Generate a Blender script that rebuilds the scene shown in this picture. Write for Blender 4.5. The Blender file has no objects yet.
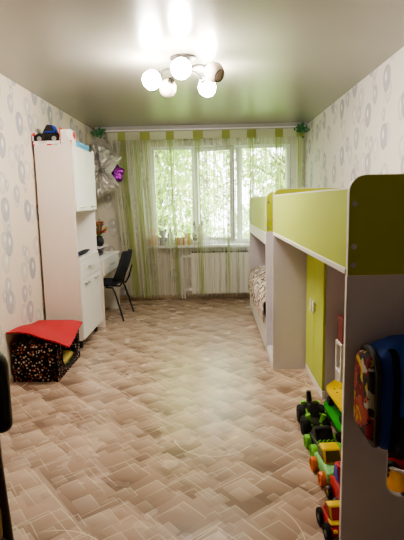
import bpy, bmesh, math, random
from mathutils import Vector, Matrix
random.seed(7)
PI = math.pi
scene = bpy.context.scene
COL = scene.collection

# ------------------------------------------------------------------ materials
def lin(h):
    h = h.lstrip('#')
    o = []
    for i in (0, 2, 4):
        c = int(h[i:i+2], 16) / 255
        o.append(c / 12.92 if c <= .04045 else ((c + .055) / 1.055) ** 2.4)
    return (o[0], o[1], o[2], 1)

class NT:
    """tiny helper for writing node graphs"""
    def __init__(s, name):
        s.m = bpy.data.materials.new(name); s.m.use_nodes = True
        s.t = s.m.node_tree; s.n = s.t.nodes
        s.b = s.n['Principled BSDF']; s.out = s.n['Material Output']
    def new(s, t, **k):
        n = s.n.new(t)
        for a, v in k.items(): setattr(n, a, v)
        return n
    def put(s, sock, v):
        if hasattr(v, 'is_output'): s.t.links.new(v, sock)
        else: sock.default_value = v
    def M(s, op, a, b=0.0, c=None, clamp=False):
        n = s.new('ShaderNodeMath', operation=op, use_clamp=clamp)
        s.put(n.inputs[0], a); s.put(n.inputs[1], b)
        if c is not None: s.put(n.inputs[2], c)
        return n.outputs[0]
    def mix(s, f, a, b):
        n = s.new('ShaderNodeMix', data_type='RGBA')
        s.put(n.inputs[0], f); s.put(n.inputs[6], a); s.put(n.inputs[7], b)
        return n.outputs[2]
    def xyz(s, kind='Object'):
        tc = s.new('ShaderNodeTexCoord'); sp = s.new('ShaderNodeSeparateXYZ')
        s.t.links.new(tc.outputs[kind], sp.inputs[0]); return sp.outputs, tc.outputs[kind]
    def comb(s, a, b, c=0.0):
        n = s.new('ShaderNodeCombineXYZ')
        s.put(n.inputs[0], a); s.put(n.inputs[1], b); s.put(n.inputs[2], c); return n.outputs[0]
    def white(s, vec):
        n = s.new('ShaderNodeTexWhiteNoise', noise_dimensions='3D')
        s.t.links.new(vec, n.inputs[0]); sp = s.new('ShaderNodeSeparateColor')
        s.t.links.new(n.outputs['Color'], sp.inputs[0]); return sp.outputs
    def noise(s, vec, scale, detail=2.0):
        n = s.new('ShaderNodeTexNoise'); s.put(n.inputs['Scale'], scale); s.put(n.inputs['Detail'], detail)
        if vec is not None: s.t.links.new(vec, n.inputs['Vector'])
        return n.outputs['Fac']
    def step(s, x, a, b):          # smooth ramp 0..1 between a and b
        n = s.new('ShaderNodeMapRange', interpolation_type='SMOOTHSTEP')
        s.put(n.inputs[0], x); s.put(n.inputs[1], a); s.put(n.inputs[2], b); s.put(n.inputs[3], 0.0); s.put(n.inputs[4], 1.0)
        return n.outputs[0]
    def base(s, c): s.put(s.b.inputs['Base Color'], c)

def mat(name, col, rough=.5, metal=0.0, spec=.5, var=.06, scale=14, emit=None, es=0, bump=0, coat=0):
    k = NT(name); c = lin(col)
    _, v = k.xyz()
    f = k.noise(v, scale)
    lo = tuple(x * (1 - var) for x in c[:3]) + (1,); hi = tuple(min(1, x * (1 + var)) for x in c[:3]) + (1,)
    k.base(k.mix(f, lo, hi))
    k.b.inputs['Roughness'].default_value = rough; k.b.inputs['Metallic'].default_value = metal
    k.b.inputs['Specular IOR Level'].default_value = spec
    k.b.inputs['Coat Weight'].default_value = coat
    if emit:
        k.b.inputs['Emission Color'].default_value = lin(emit); k.b.inputs['Emission Strength'].default_value = es
    if bump:
        bn = k.new('ShaderNodeBump'); bn.inputs['Strength'].default_value = bump; bn.inputs['Distance'].default_value = .01
        f2 = k.noise(v, scale * 3, 4.0); k.t.links.new(f2, bn.inputs['Height']); k.t.links.new(bn.outputs[0], k.b.inputs['Normal'])
    return k.m

def wallpaper(name, axis, basecol, dark=1.0):
    """cream wallpaper printed with clusters of grey balloons"""
    k = NT(name); o, v = k.xyz()
    u = o[axis]; z = o[2]
    c = lin(basecol)
    f = k.noise(v, 1.5)
    col = k.mix(f, tuple(x * .93 for x in c[:3]) + (1,), c)
    def layer(col, sx, sy, ou, oz, a, b, thr, g0, g1, jit, strong):
        uu = k.M('DIVIDE', k.M('ADD', u, ou), sx)
        fu = k.M('FLOOR', uu)
        zz = k.M('ADD', k.M('DIVIDE', k.M('ADD', z, oz), sy), k.M('MULTIPLY', fu, .37))
        fz = k.M('FLOOR', zz)
        r = k.white(k.comb(fu, fz, ou))
        lu = k.M('SUBTRACT', k.M('SUBTRACT', k.M('FRACT', uu), .5), k.M('MULTIPLY', k.M('SUBTRACT', r[0], .5), jit))
        lz = k.M('SUBTRACT', k.M('SUBTRACT', k.M('FRACT', zz), .5), k.M('MULTIPLY', k.M('SUBTRACT', r[1], .5), jit))
        pu = k.M('DIVIDE', k.M('MULTIPLY', lu, sx), a); pz = k.M('DIVIDE', k.M('MULTIPLY', lz, sy), b)
        # taper towards the knot at the bottom
        pu = k.M('DIVIDE', pu, k.M('ADD', .93, k.M('MULTIPLY', pz, .14)))
        d = k.M('SQRT', k.M('ADD', k.M('MULTIPLY', pu, pu), k.M('MULTIPLY', pz, pz)))
        inside = k.M('SUBTRACT', 1.0, k.step(d, .9, 1.0))
        here = k.M('GREATER_THAN', r[2], thr)
        shade = k.mix(r[0], lin(g0), lin(g1))
        rim = k.step(d, .55, 1.0)
        shade = k.mix(k.M('MULTIPLY', rim, .45), shade, lin('8d8b92'))
        hu = k.M('SUBTRACT', pu, .2); hz = k.M('SUBTRACT', pz, .18)
        hd = k.M('SQRT', k.M('ADD', k.M('MULTIPLY', hu, hu), k.M('MULTIPLY', k.M('MULTIPLY', hz, hz), .55)))
        hl = k.M('SUBTRACT', 1.0, k.step(hd, .1, .34))
        shade = k.mix(k.M('MULTIPLY', hl, .85), shade, lin('f2eee8'))
        fac = k.M('MULTIPLY', k.M('MULTIPLY', inside, here), strong)
        return k.mix(fac, col, shade)
    col = layer(col, .31, .33, .1, .05, .080, .095, .3, 'd3ccc4', 'c6c1be', .4, .65)
    col = layer(col, .40, .42, 1.17, .21, .088, .108, .22, 'b5b2b6', '9a9aa4', .42, .85 * dark)
    col = layer(col, .40, .42, 1.27, .06, .066, .082, .35, 'a9a7ae', 'c7c2c2', .42, .8 * dark)
    col = layer(col, .42, .47, 2.31, .33, .045, .055, .3, 'b9b4b4', 'a8a5ab', .6, .6 * dark)
    k.base(col); k.b.inputs['Roughness'].default_value = .75; k.b.inputs['Specular IOR Level'].default_value = .25
    return k.m

def linoleum():
    """scattered overlapping squares in tan and brown with thin cream lines"""
    k = NT('linoleum'); o, v = k.xyz()
    x, y = o[0], o[1]
    n1 = k.noise(v, 1.2)
    col = k.mix(n1, lin('a88f7e'), lin('bda592'))
    def layer(col, ang, s, off, thr, dark, light, h0, h1, op, outline=False):
        ca, sa = math.cos(ang), math.sin(ang)
        u = k.M('DIVIDE', k.M('ADD', k.M('MULTIPLY', x, ca), k.M('ADD', k.M('MULTIPLY', y, sa), off)), s)
        w = k.M('DIVIDE', k.M('ADD', k.M('MULTIPLY', x, -sa), k.M('ADD', k.M('MULTIPLY', y, ca), off * 1.7)), s)
        fu = k.M('FLOOR', u); w2 = k.M('ADD', w, k.M('MULTIPLY', fu, .31)); fw = k.M('FLOOR', w2)
        r = k.white(k.comb(fu, fw, off))
        lu = k.M('SUBTRACT', k.M('FRACT', u), .5); lw = k.M('SUBTRACT', k.M('FRACT', w2), .5)
        hu = k.M('ADD', h0, k.M('MULTIPLY', r[0], h1)); hw = k.M('ADD', h0, k.M('MULTIPLY', r[1], h1))
        eu = k.M('SUBTRACT', hu, k.M('ABSOLUTE', lu)); ew = k.M('SUBTRACT', hw, k.M('ABSOLUTE', lw))
        e = k.M('MINIMUM', eu, ew)
        inside = k.M('GREATER_THAN', e, 0.0)
        here = k.M('GREATER_THAN', r[2], thr)
        g = k.M('ADD', k.M('ADD', k.M('MULTIPLY', lu, .9), k.M('MULTIPLY', lw, .7)), k.M('ADD', .2, k.M('MULTIPLY', r[1], .6)), clamp=True)
        tile = k.mix(g, lin(dark), lin(light))
        line = k.M('MULTIPLY', k.M('SUBTRACT', 1.0, k.step(e, .0, .007 / s)), k.step(k.M('ADD', lu, lw), -.25, .35))
        tile = k.mix(k.M('MULTIPLY', line, 1.0), tile, lin('f0e2c8'))
        if outline: inside = k.M('MULTIPLY', inside, line)
        return k.mix(k.M('MULTIPLY', k.M('MULTIPLY', inside, here), op), col, tile)
    A = math.radians(40)
    col = layer(col, A, .30, .13, .0, '866d5d', 'c2a793', .42, .08, .95)
    col = layer(col, A + .06, .23, .71, .25, '82695a', 'cbb09b', .32, .16, .9)
    col = layer(col, A - .05, .17, 1.37, .45, '8e7666', 'd0b8a4', .24, .22, .7)
    col = layer(col, A + .02, .105, 2.11, .6, '937a69', 'cfb8a2', .22, .2, .5)
    col = layer(col, A + .03, .34, 3.3, .3, '937a69', 'cfb8a2', .30, .18, .9, True)
    col = layer(col, A - .08, .19, 4.1, .5, '937a69', 'cfb8a2', .26, .2, .8, True)
    # thin curved cream strokes
    for S, off in ((.95, .3),):
        u = k.M('DIVIDE', k.M('ADD', x, off), S); w = k.M('DIVIDE', k.M('ADD', y, off*2), S)
        r = k.white(k.comb(k.M('FLOOR', u), k.M('FLOOR', w), off))
        lu = k.M('SUBTRACT', k.M('FRACT', u), k.M('ADD', .3, k.M('MULTIPLY', r[0], .4))); lw = k.M('SUBTRACT', k.M('FRACT', w), k.M('ADD', .3, k.M('MULTIPLY', r[1], .4)))
        d = k.M('SQRT', k.M('ADD', k.M('MULTIPLY', lu, lu), k.M('MULTIPLY', lw, lw)))
        e = k.M('MULTIPLY', k.M('ABSOLUTE', k.M('SUBTRACT', d, k.M('ADD', .2, k.M('MULTIPLY', r[2], .15)))), S)
        side = k.step(k.M('ADD', k.M('MULTIPLY', lu, k.M('SUBTRACT', r[2], .5)), k.M('MULTIPLY', lw, k.M('SUBTRACT', r[0], .5))), .02, .06)
        st = k.M('MULTIPLY', k.M('SUBTRACT', 1.0, k.step(e, .001, .004)), side)
        col = k.mix(k.M('MULTIPLY', st, .85), col, lin('efdfc2'))
    k.base(col)
    rn = k.noise(v, 5)
    k.put(k.b.inputs['Roughness'], k.M('ADD', .19, k.M('MULTIPLY', rn, .13)))
    k.b.inputs['Specular IOR Level'].default_value = .75
    return k.m

def dotted(name, ground, cols, scale=26, rad=.3):
    k = NT(name); o, v = k.xyz()
    vo = k.new('ShaderNodeTexVoronoi', feature='F1', distance='EUCLIDEAN'); k.t.links.new(v, vo.inputs['Vector'])
    vo.inputs['Scale'].default_value = scale; vo.inputs['Randomness'].default_value = .95
    sp = k.new('ShaderNodeSeparateColor'); k.t.links.new(vo.outputs['Color'], sp.inputs[0])
    c = k.mix(k.M('GREATER_THAN', sp.outputs[0], .45), lin(cols[0]), lin(cols[1]))
    c = k.mix(k.M('GREATER_THAN', sp.outputs[1], .78), c, lin(cols[2]))
    dot = k.M('LESS_THAN', vo.outputs['Distance'], k.M('ADD', rad * .7, k.M('MULTIPLY', sp.outputs[2], rad * .5)))
    k.base(k.mix(dot, lin(ground), c)); k.b.inputs['Roughness'].default_value = .85
    k.b.inputs['Specular IOR Level'].default_value = .2
    return k.m

def patches(name, cols, scale=9, rough=.8, smooth=False):
    """irregular coloured patches, for printed cloth"""
    k = NT(name); o, v = k.xyz()
    nz = k.new('ShaderNodeTexNoise'); nz.inputs['Scale'].default_value = scale * .8; k.t.links.new(v, nz.inputs['Vector'])
    ad = k.new('ShaderNodeVectorMath', operation='MULTIPLY_ADD'); k.t.links.new(nz.outputs['Color'], ad.inputs[0])
    ad.inputs[1].default_value = (.12, .12, .12); k.t.links.new(v, ad.inputs[2])
    vo = k.new('ShaderNodeTexVoronoi'); vo.inputs['Scale'].default_value = scale; k.t.links.new(ad.outputs[0], vo.inputs['Vector'])
    sp = k.new('ShaderNodeSeparateColor'); k.t.links.new(vo.outputs['Color'], sp.inputs[0])
    c = lin(cols[0])
    for i, h in enumerate(cols[1:]):
        c = k.mix(k.M('GREATER_THAN', sp.outputs[0], (i + 1) / len(cols)), c, lin(h))
    k.base(c); k.b.inputs['Roughness'].default_value = rough; k.b.inputs['Specular IOR Level'].default_value = .3
    return k.m

def blanket_mat():
    k = NT('blanket_print'); o, v = k.xyz()
    wv = k.new('ShaderNodeTexWave', wave_type='RINGS', rings_direction='SPHERICAL'); k.t.links.new(v, wv.inputs['Vector'])
    wv.inputs['Scale'].default_value = 8; wv.inputs['Distortion'].default_value = 11; wv.inputs['Detail'].default_value = 1; wv.inputs['Detail Scale'].default_value = 1.6
    f = wv.outputs['Fac']
    c = k.mix(k.step(f, .25, .45), lin('7d5c4e'), lin('c9b29b'))
    c = k.mix(k.step(f, .5, .7), c, lin('f1ece6'))
    k.base(c); k.b.inputs['Roughness'].default_value = .9
    return k.m

def thin_cloth(name, col, transl=.5):
    k = NT(name)
    d = k.new('ShaderNodeBsdfDiffuse'); d.inputs[0].default_value = lin(col)
    t = k.new('ShaderNodeBsdfTranslucent'); t.inputs[0].default_value = lin(col)
    m = k.new('ShaderNodeMixShader'); m.inputs[0].default_value = transl
    k.t.links.new(d.outputs[0], m.inputs[1]); k.t.links.new(t.outputs[0], m.inputs[2]); k.t.links.new(m.outputs[0], k.out.inputs[0])
    return k.m

def leaf_mat(name, c0, c1, c2):
    k = NT(name); o, v = k.xyz()
    f = k.noise(v, 1.1, 3.0)
    c = k.mix(k.step(f, .35, .6), lin(c0), lin(c1))
    c = k.mix(k.step(k.noise(v, 6), .5, .7), c, lin(c2))
    d = k.new('ShaderNodeBsdfDiffuse'); t = k.new('ShaderNodeBsdfTranslucent'); m = k.new('ShaderNodeMixShader'); m.inputs[0].default_value = .5
    k.t.links.new(c, d.inputs[0]); k.t.links.new(c, t.inputs[0])
    k.t.links.new(d.outputs[0], m.inputs[1]); k.t.links.new(t.outputs[0], m.inputs[2]); k.t.links.new(m.outputs[0], k.out.inputs[0])
    return k.m

def glass_mat():
    k = NT('window_glass')
    t = k.new('ShaderNodeBsdfTransparent'); t.inputs[0].default_value = (.96, .98, .97, 1)
    g = k.new('ShaderNodeBsdfGlossy'); g.inputs['Roughness'].default_value = .02
    m = k.new('ShaderNodeMixShader'); fr = k.new('ShaderNodeFresnel'); fr.inputs[0].default_value = 1.25
    k.t.links.new(fr.outputs[0], m.inputs[0])
    k.t.links.new(t.outputs[0], m.inputs[1]); k.t.links.new(g.outputs[0], m.inputs[2]); k.t.links.new(m.outputs[0], k.out.inputs[0])
    return k.m

def wood_mat(name, a, b, rough=.45):
    k = NT(name); o, v = k.xyz()
    mp = k.new('ShaderNodeMapping'); mp.inputs['Scale'].default_value = (8, 8, 1.2); k.t.links.new(v, mp.inputs[0])
    f = k.noise(mp.outputs[0], 6, 4.0)
    k.base(k.mix(f, lin(a), lin(b))); k.b.inputs['Roughness'].default_value = rough
    return k.m

MAT = dict(
    paper_left=wallpaper('balloon_wallpaper_left', 1, 'dfd3c4'),
    paper_right=wallpaper('balloon_wallpaper_right', 1, 'dad5ce', 1.0),
    paper_back=wallpaper('balloon_wallpaper_back', 0, 'd2cbc2', .9),
    floor=linoleum(),
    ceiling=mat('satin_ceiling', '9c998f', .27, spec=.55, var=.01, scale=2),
    white=mat('white_laminate', 'e9e6e2', .38, var=.02),
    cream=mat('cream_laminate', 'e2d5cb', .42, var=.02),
    greyish=mat('shade_grey_laminate', 'cdc6cb', .42, var=.02),  # white bed boards; the grey-violet tone of their shade is in the colour
    pvc=mat('white_plastic_frame', 'e8ebe8', .3, var=.01),
    gasket=mat('dark_gasket', '3a3028', .6),
    lime=mat('lime_laminate', 'bccb5c', .5, spec=.3, var=.02),
    lime_shaded=mat('shaded_lime_laminate', 'a3ab2c', .45, var=.02),  # same lime board, darkened in colour for headboards that stand in shade
    chrome=mat('satin_metal', 'b9b6b2', .28, metal=1.0),
    nickel=mat('dark_nickel', '2b2521', .45, metal=.2),
    steel=mat('black_steel', '1b1b1d', .4, spec=.5),
    black=mat('black_plastic', '141415', .38),
    rubber=mat('black_rubber', '101011', .75),
    blackcloth=mat('black_cloth', '23252c', .9, bump=.2, scale=60),
    leather=mat('black_leather', '241f1b', .32, bump=.15, scale=40),
    darkwood=wood_mat('dark_wood', '24130b', '3d2214'),
    goldwood=wood_mat('golden_wood', '86602f', 'b08a4c'),
    radiator=mat('white_enamel', 'eceae4', .3, var=.01),
    glass=glass_mat(),
    lit=mat('lit_frosted_glass', 'fff6ea', .4, emit='fff5e8', es=52),
    unlit=mat('frosted_glass', 'b9ad9d', .4, var=.08),
    bulb=mat('bulb_glass', 'e9e4da', .3),
    header=thin_cloth('pale_curtain_band', 'd9dbc8', .4),
    tab=thin_cloth('green_curtain_band', 'aeb770', .3),
    string_pale=thin_cloth('pale_strings', 'e4e6d8', .5),
    string_green=thin_cloth('green_strings', 'b9c48c', .5),
    string_olive=thin_cloth('olive_strings', 'b9b294', .45),
    foil=mat('silver_foil', 'd6d4d0', .3, metal=.7, var=.12, bump=.9, scale=9),
    purplefoil=mat('purple_foil', '7b2a86', .25, metal=.8, bump=.6, scale=9),
    ivy=mat('ivy_green', '3f7a4a', .6, var=.3),
    red=mat('red_cloth', 'b3232e', .75, var=.08, bump=.15, scale=30),
    dullred=mat('dull_red_card', '8a4a48', .7),
    redplastic=mat('red_plastic', 'b3202a', .3),
    blueplastic=mat('blue_plastic', '2440b4', .35),
    yellow=mat('yellow_plastic', 'e8c81c', .38),
    greenp=mat('green_plastic', '2f9e2e', .4),
    limep=mat('lime_plastic', '78c832', .4),
    mint=mat('mint_plastic', '86cf7e', .4),
    orange=mat('orange_plastic', 'e8762c', .4),
    smoked=mat('smoked_plastic', '4d5a26', .2),
    bluecloth=mat('blue_nylon', '274fb0', .65, bump=.25, scale=40),
    card_red=patches('red_white_card', ['c3262f', 'e8e2dc', 'd8433f', 'f0ece8', 'b7afa8'], 14, .6),
    card_white=patches('white_red_card', ['ece7e1', 'd9d2cc', 'c9353a', 'efeae5', 'ddd6d0'], 12, .6),
    card_blue=mat('blue_card', '5aa9d6', .5, var=.12),
    toyprint=patches('toy_print', ['8e2a26', '6b1d20', '2a2224', '9c4a3d', 'b39a3a', '3a3436', 'a5a08f'], 24),
    orangecloth=patches('orange_print_cloth', ['e79a1f', 'e88a1c', 'f0b03a', 'e2741c', 'efb548'], 10),
    dots=dotted('polka_dot_cloth', '15110f', ['d8cdbd', 'b9664f', 'efe9dc'], 46, .36),
    inside=mat('dark_lining', '16120f', .9),
    yellowcloth=mat('yellow_cushion', 'd9c86a', .9),
    blanket=blanket_mat(),
    sheet=mat('white_sheet', 'e6e2de', .9, var=.03),
    pot=patches('dark_pot', ['1f2024', '2b2c31', '3c3f45', '232428'], 30, .4),
    petal_red=mat('red_petals', 'd4525c', .7, var=.25),
    petal_yellow=mat('yellow_petals', 'd9a93c', .7, var=.25),
    stem=mat('green_stems', '5d7a35', .7),
    plush_orange=mat('orange_plush', 'e8935a', .95),
    plush_grey=mat('grey_plush', '9795a0', .95),
    plush_white=mat('white_plush', 'c9c3bb', .95),
    plush_black=mat('black_plush', '222022', .95),
    basket=mat('tan_wicker', 'c99a66', .8, var=.25, scale=40),
    palegreen=mat('pale_green_plastic', 'b8cfae', .45),
    paper=mat('grey_paper', 'a7a6a6', .7),
    bark=mat('tree_bark', '5b5042', .9, var=.3),
    leaf_a=leaf_mat('blown_out_leaves', '71923f', 'a5bf68', 'd3dfa4'),  # both leaf colours lightened to stand in for overexposed daylight
    leaf_b=leaf_mat('pale_blown_out_leaves', '93ad62', 'bfd294', 'e2ebc8'),
    grass=mat('lawn', '6f8f4b', .9, var=.3, scale=2),
    skirting=mat('beige_skirting', 'b09c86', .55, var=.12, scale=30),
)

# ------------------------------------------------------------------ mesh helpers
ORG = {}
def org(o): return ORG.get(o.name, Vector((0, 0, 0))) if o else Vector((0, 0, 0))

class MB:
    def __init__(s): s.bm = bmesh.new()
    def box(s, x0, x1, y0, y1, z0, z1, bev=0, M=None):
        vs = [s.bm.verts.new((x, y, z)) for x in (x0, x1) for y in (y0, y1) for z in (z0, z1)]
        fs = [(0, 1, 3, 2), (4, 6, 7, 5), (0, 4, 5, 1), (2, 3, 7, 6), (0, 2, 6, 4), (1, 5, 7, 3)]
        faces = [s.bm.faces.new([vs[i] for i in f]) for f in fs]
        return s._fin(vs, faces, bev, M)
    def _fin(s, vs, faces, bev, M, seg=2):
        bmesh.ops.recalc_face_normals(s.bm, faces=faces)
        if M is not None: bmesh.ops.transform(s.bm, matrix=M, verts=vs)
        if bev:
            ed = list({e for f in faces for e in f.edges})
            bmesh.ops.bevel(s.bm, geom=ed, offset=bev, segments=seg, profile=.5, affect='EDGES')
        return s
    def prism(s, pts, lo, hi, axis='y', bev=0, M=None, seg=2):
        """extrude a 2-D outline; axis y: pts are (x,z); axis x: pts are (y,z); axis z: pts are (x,y)"""
        def P(a, b, t): return {'y': (a, t, b), 'x': (t, a, b), 'z': (a, b, t)}[axis]
        A = [s.bm.verts.new(P(a, b, lo)) for a, b in pts]; B = [s.bm.verts.new(P(a, b, hi)) for a, b in pts]
        n = len(pts); fs = [s.bm.faces.new(A), s.bm.faces.new(list(reversed(B)))]
        for i in range(n): fs.append(s.bm.faces.new((A[i], B[i], B[(i+1) % n], A[(i+1) % n])))
        return s._fin(A + B, fs, bev, M, seg)
    def tube(s, pts, r, seg=8, cap=True):
        pts = [Vector(p) for p in pts]; rs = r if isinstance(r, (list, tuple)) else [r] * len(pts)
        rings = []; up = Vector((0, 0, 1)); prevn = None; fs = []
        for i, p in enumerate(pts):
            t = (pts[min(i+1, len(pts)-1)] - pts[max(i-1, 0)]).normalized()
            if prevn is None:
                a = up if abs(t.z) < .9 else Vector((1, 0, 0)); nrm = t.cross(a).normalized()
            else: nrm = (prevn - t * prevn.dot(t)).normalized()
            prevn = nrm; b = t.cross(nrm)
            rings.append([s.bm.verts.new(p + (nrm * math.cos(2*PI*j/seg) + b * math.sin(2*PI*j/seg)) * rs[i]) for j in range(seg)])
        for i in range(len(rings)-1):
            for j in range(seg): fs.append(s.bm.faces.new((rings[i][j], rings[i][(j+1) % seg], rings[i+1][(j+1) % seg], rings[i+1][j])))
        if cap: fs += [s.bm.faces.new(rings[0]), s.bm.faces.new(rings[-1])]
        bmesh.ops.recalc_face_normals(s.bm, faces=fs); return s
    def lathe(s, prof, c=(0, 0, 0), d=(0, 0, 1), seg=20):
        """revolve (radius, height) profile about direction d through c"""
        q = Vector((0, 0, 1)).rotation_difference(Vector(d).normalized()); c = Vector(c); rings = []; fs = []
        for r, h in prof:
            if r < 1e-6: rings.append([s.bm.verts.new(c + q @ Vector((0, 0, h)))])
            else: rings.append([s.bm.verts.new(c + q @ Vector((r*math.cos(2*PI*j/seg), r*math.sin(2*PI*j/seg), h))) for j in range(seg)])
        for a, b in zip(rings, rings[1:]):
            for j in range(seg):
                k = (j+1) % seg
                f = [a[j % len(a)], a[k % len(a)], b[k % len(b)], b[j % len(b)]]
                f = [x for i, x in enumerate(f) if x not in f[:i]]
                if len(f) > 2: fs.append(s.bm.faces.new(f))
        bmesh.ops.recalc_face_normals(s.bm, faces=fs); return s
    def ball(s, c, r, seg=16, rot=None):
        r = r if isinstance(r, (list, tuple)) else (r, r, r)
        M = Matrix.Translation(c) @ (rot.to_4x4() if rot else Matrix()) @ Matrix.Diagonal((*r, 1))
        bmesh.ops.create_uvsphere(s.bm, u_segments=seg, v_segments=max(6, seg*2//3), radius=1, matrix=M); return s
    def quad(s, *p):
        s.bm.faces.new([s.bm.verts.new(v) for v in p]); return s
    def build(s, name, m, parent=None, smooth=False, angle=40):
        me = bpy.data.meshes.new(name); o0 = org(parent)
        if o0.length: bmesh.ops.translate(s.bm, verts=s.bm.verts, vec=-o0)
        s.bm.to_mesh(me); s.bm.free()
        me.materials.append(m if not isinstance(m, str) else MAT[m])
        if smooth:
            for p in me.polygons: p.use_smooth = True
            try: me.set_sharp_from_angle(angle=math.radians(angle))
            except Exception: pass
        o = bpy.data.objects.new(name, me); COL.objects.link(o)
        if parent: o.parent = parent; ORG[o.name] = o0.copy()
        return o

def thing(name, label, cat, loc=(0, 0, 0), group=None):
    o = bpy.data.objects.new(name, None); COL.objects.link(o); o.location = loc; o.empty_display_size = .05
    ORG[o.name] = Vector(loc); tag(o, label, cat, group); return o
def tag(o, label, cat, group=None):
    o['label'] = label; o['category'] = cat
    if group: o['group'] = group
    return o
def struct(o): o['kind'] = 'structure'; return o
def bx(x0, x1, y0, y1, z0, z1, bev=0): return MB().box(x0, x1, y0, y1, z0, z1, bev)
def rounded(x0, x1, z0, z1, rs, n=6):
    """outline of a rectangle with corner radii (bl, br, tr, tl)"""
    out = []
    for (cx, cz, sx, sz, r, a0) in ((x0, z0, 1, 1, rs[0], PI), (x1, z0, -1, 1, rs[1], 1.5*PI), (x1, z1, -1, -1, rs[2], 0), (x0, z1, 1, -1, rs[3], .5*PI)):
        if r <= 0: out.append((cx, cz)); continue
        for i in range(n+1):
            a = a0 + .5*PI*i/n; out.append((cx + sx*r + r*math.cos(a), cz + sz*r + r*math.sin(a)))
    return out
def holed_panel(outer, holes, y0, y1):
    """flat panel in the X-Z plane with openings, as a bmesh wrapper"""
    mb = MB(); bm = mb.bm; eds = []
    for loop in [outer] + holes:
        vs = [bm.verts.new((a, y0, b)) for a, b in loop]
        eds += [bm.edges.new((vs[i], vs[(i+1) % len(vs)])) for i in range(len(vs))]
    r = bmesh.ops.triangle_fill(bm, edges=eds, use_beauty=True)
    fs = [g for g in r['geom'] if isinstance(g, bmesh.types.BMFace)]
    e = bmesh.ops.extrude_face_region(bm, geom=fs)
    bmesh.ops.translate(bm, verts=[g for g in e['geom'] if isinstance(g, bmesh.types.BMVert)], vec=(0, y1-y0, 0))
    bmesh.ops.recalc_face_normals(bm, faces=bm.faces); return mb
def ring_strip(loop, y0, y1, w):
    """banding that follows a closed outline, w thick outwards"""
    mb = MB(); bm = mb.bm; n = len(loop); rows = []
    for i, (a, b) in enumerate(loop):
        p, q = Vector(loop[i-1]), Vector(loop[(i+1) % n]); t = (q-p).normalized(); nx, nz = t.y*w, -t.x*w
        rows.append([bm.verts.new(v) for v in ((a, y0, b), (a, y1, b), (a+nx, y1, b+nz), (a+nx, y0, b+nz))])
    for i in range(n):
        A, B = rows[i], rows[(i+1) % n]
        for j in range(4): bm.faces.new((A[j], A[(j+1) % 4], B[(j+1) % 4], B[j]))
    bmesh.ops.recalc_face_normals(bm, faces=bm.faces); return mb

# ------------------------------------------------------------------ camera
H = 1.45
F, P, Yw, R = 470.0, math.radians(8.3), math.radians(-1.3), math.radians(-1.155)
cy, sy, cp, sp = math.cos(Yw), math.sin(Yw), math.cos(P), math.sin(P)
fw = Vector((sy*cp, cy*cp, -sp)); rt = Vector((cy, -sy, 0)); up = Vector((sy*sp, cy*sp, cp))
rt2 = rt*math.cos(R) + up*math.sin(R); up2 = -rt*math.sin(R) + up*math.cos(R)
cam_d = bpy.data.cameras.new('camera'); cam = bpy.data.objects.new('camera', cam_d); COL.objects.link(cam)
cam.matrix_world = Matrix.Translation((0, 0, H)) @ Matrix((rt2, up2, -fw)).transposed().to_4x4()
cam_d.sensor_fit = 'HORIZONTAL'; cam_d.sensor_width = 36; cam_d.lens = F*36/404; cam_d.clip_start = .02
scene.camera = cam

# ------------------------------------------------------------------ room shell
XL, XR, YB, YF, HT = -1.68, 1.37, 7.0, -1.3, 2.5
WX0, WX1, WZ0, WZ1 = -.89, 1.165, .83, 2.255
struct(bx(XL-.15, XR+.15, YF-.15, YB+.25, -.12, 0).build('floor', 'floor'))
struct(bx(XL-.15, XR+.15, YF-.15, YB+.25, HT, HT+.15).build('ceiling', 'ceiling'))
struct(bx(XL-.15, XL, YF-.15, YB+.25, 0, HT).build('wall_left', 'paper_left'))
struct(bx(XR, XR+.15, YF-.15, YB+.25, 0, HT).build('wall_right', 'paper_right'))
struct(bx(XL, XR, YF-.15, YF, 0, HT).build('wall_front', 'paper_back'))
struct(holed_panel([(XL, 0), (XR, 0), (XR, HT), (XL, HT)], [[(WX0, WZ0), (WX1, WZ0), (WX1, WZ1), (WX0, WZ1)]], YB, YB+.25).build('wall_back', 'paper_back'))
o = struct(bx(XL, XR, YB-.018, YB, 0, .06, .004).build('baseboard_back', 'skirting'))
struct(bx(XL, XL+.018, YF, YB-.02, 0, .06, .004).build('baseboard_left', 'skirting'))
struct(bx(XR-.018, XR, YF, YB-.02, 0, .06, .004).build('baseboard_right', 'skirting'))

# window: outer frame, fixed left pane, casement standing ajar in the middle, fixed right pane
win = struct(thing('window_1', '', '', (.14, 7.09, WZ0)))
for k in ('label', 'category'): del win[k]
fy0, fy1 = 7.05, 7.12
m1, m2 = -.25, .42
mb = MB()
mb.box(WX0, WX1, fy0, fy1, WZ0, WZ0+.06, .006); mb.box(WX0, WX1, fy0, fy1, WZ1-.05, WZ1, .006)
for a, b in ((WX0, WX0+.06), (m1-.035, m1+.035), (m2-.035, m2+.035), (WX1-.06, WX1)): mb.box(a, b, fy0, fy1, WZ0+.06, WZ1-.05, .006)
mb.build('window_frame', 'pvc', win)
def sash(x0, x1, z0, z1, t=.045):
    y0, y1 = 7.04, 7.085
    mb = MB(); mb.box(x0, x1, y0, y1, z0, z0+t, .006); mb.box(x0, x1, y0, y1, z1-t, z1, .006)
    mb.box(x0, x0+t, y0, y1, z0+t, z1-t, .006); mb.box(x1-t, x1, y0, y1, z0+t, z1-t, .006); return mb
bx(WX0+.06, m1-.035, 7.084, 7.09, WZ0+.06, WZ1-.05).build('pane', 'glass', win)
bx(m2+.035, WX1-.06, 7.084, 7.09, WZ0+.06, WZ1-.05).build('pane', 'glass', win)
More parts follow.
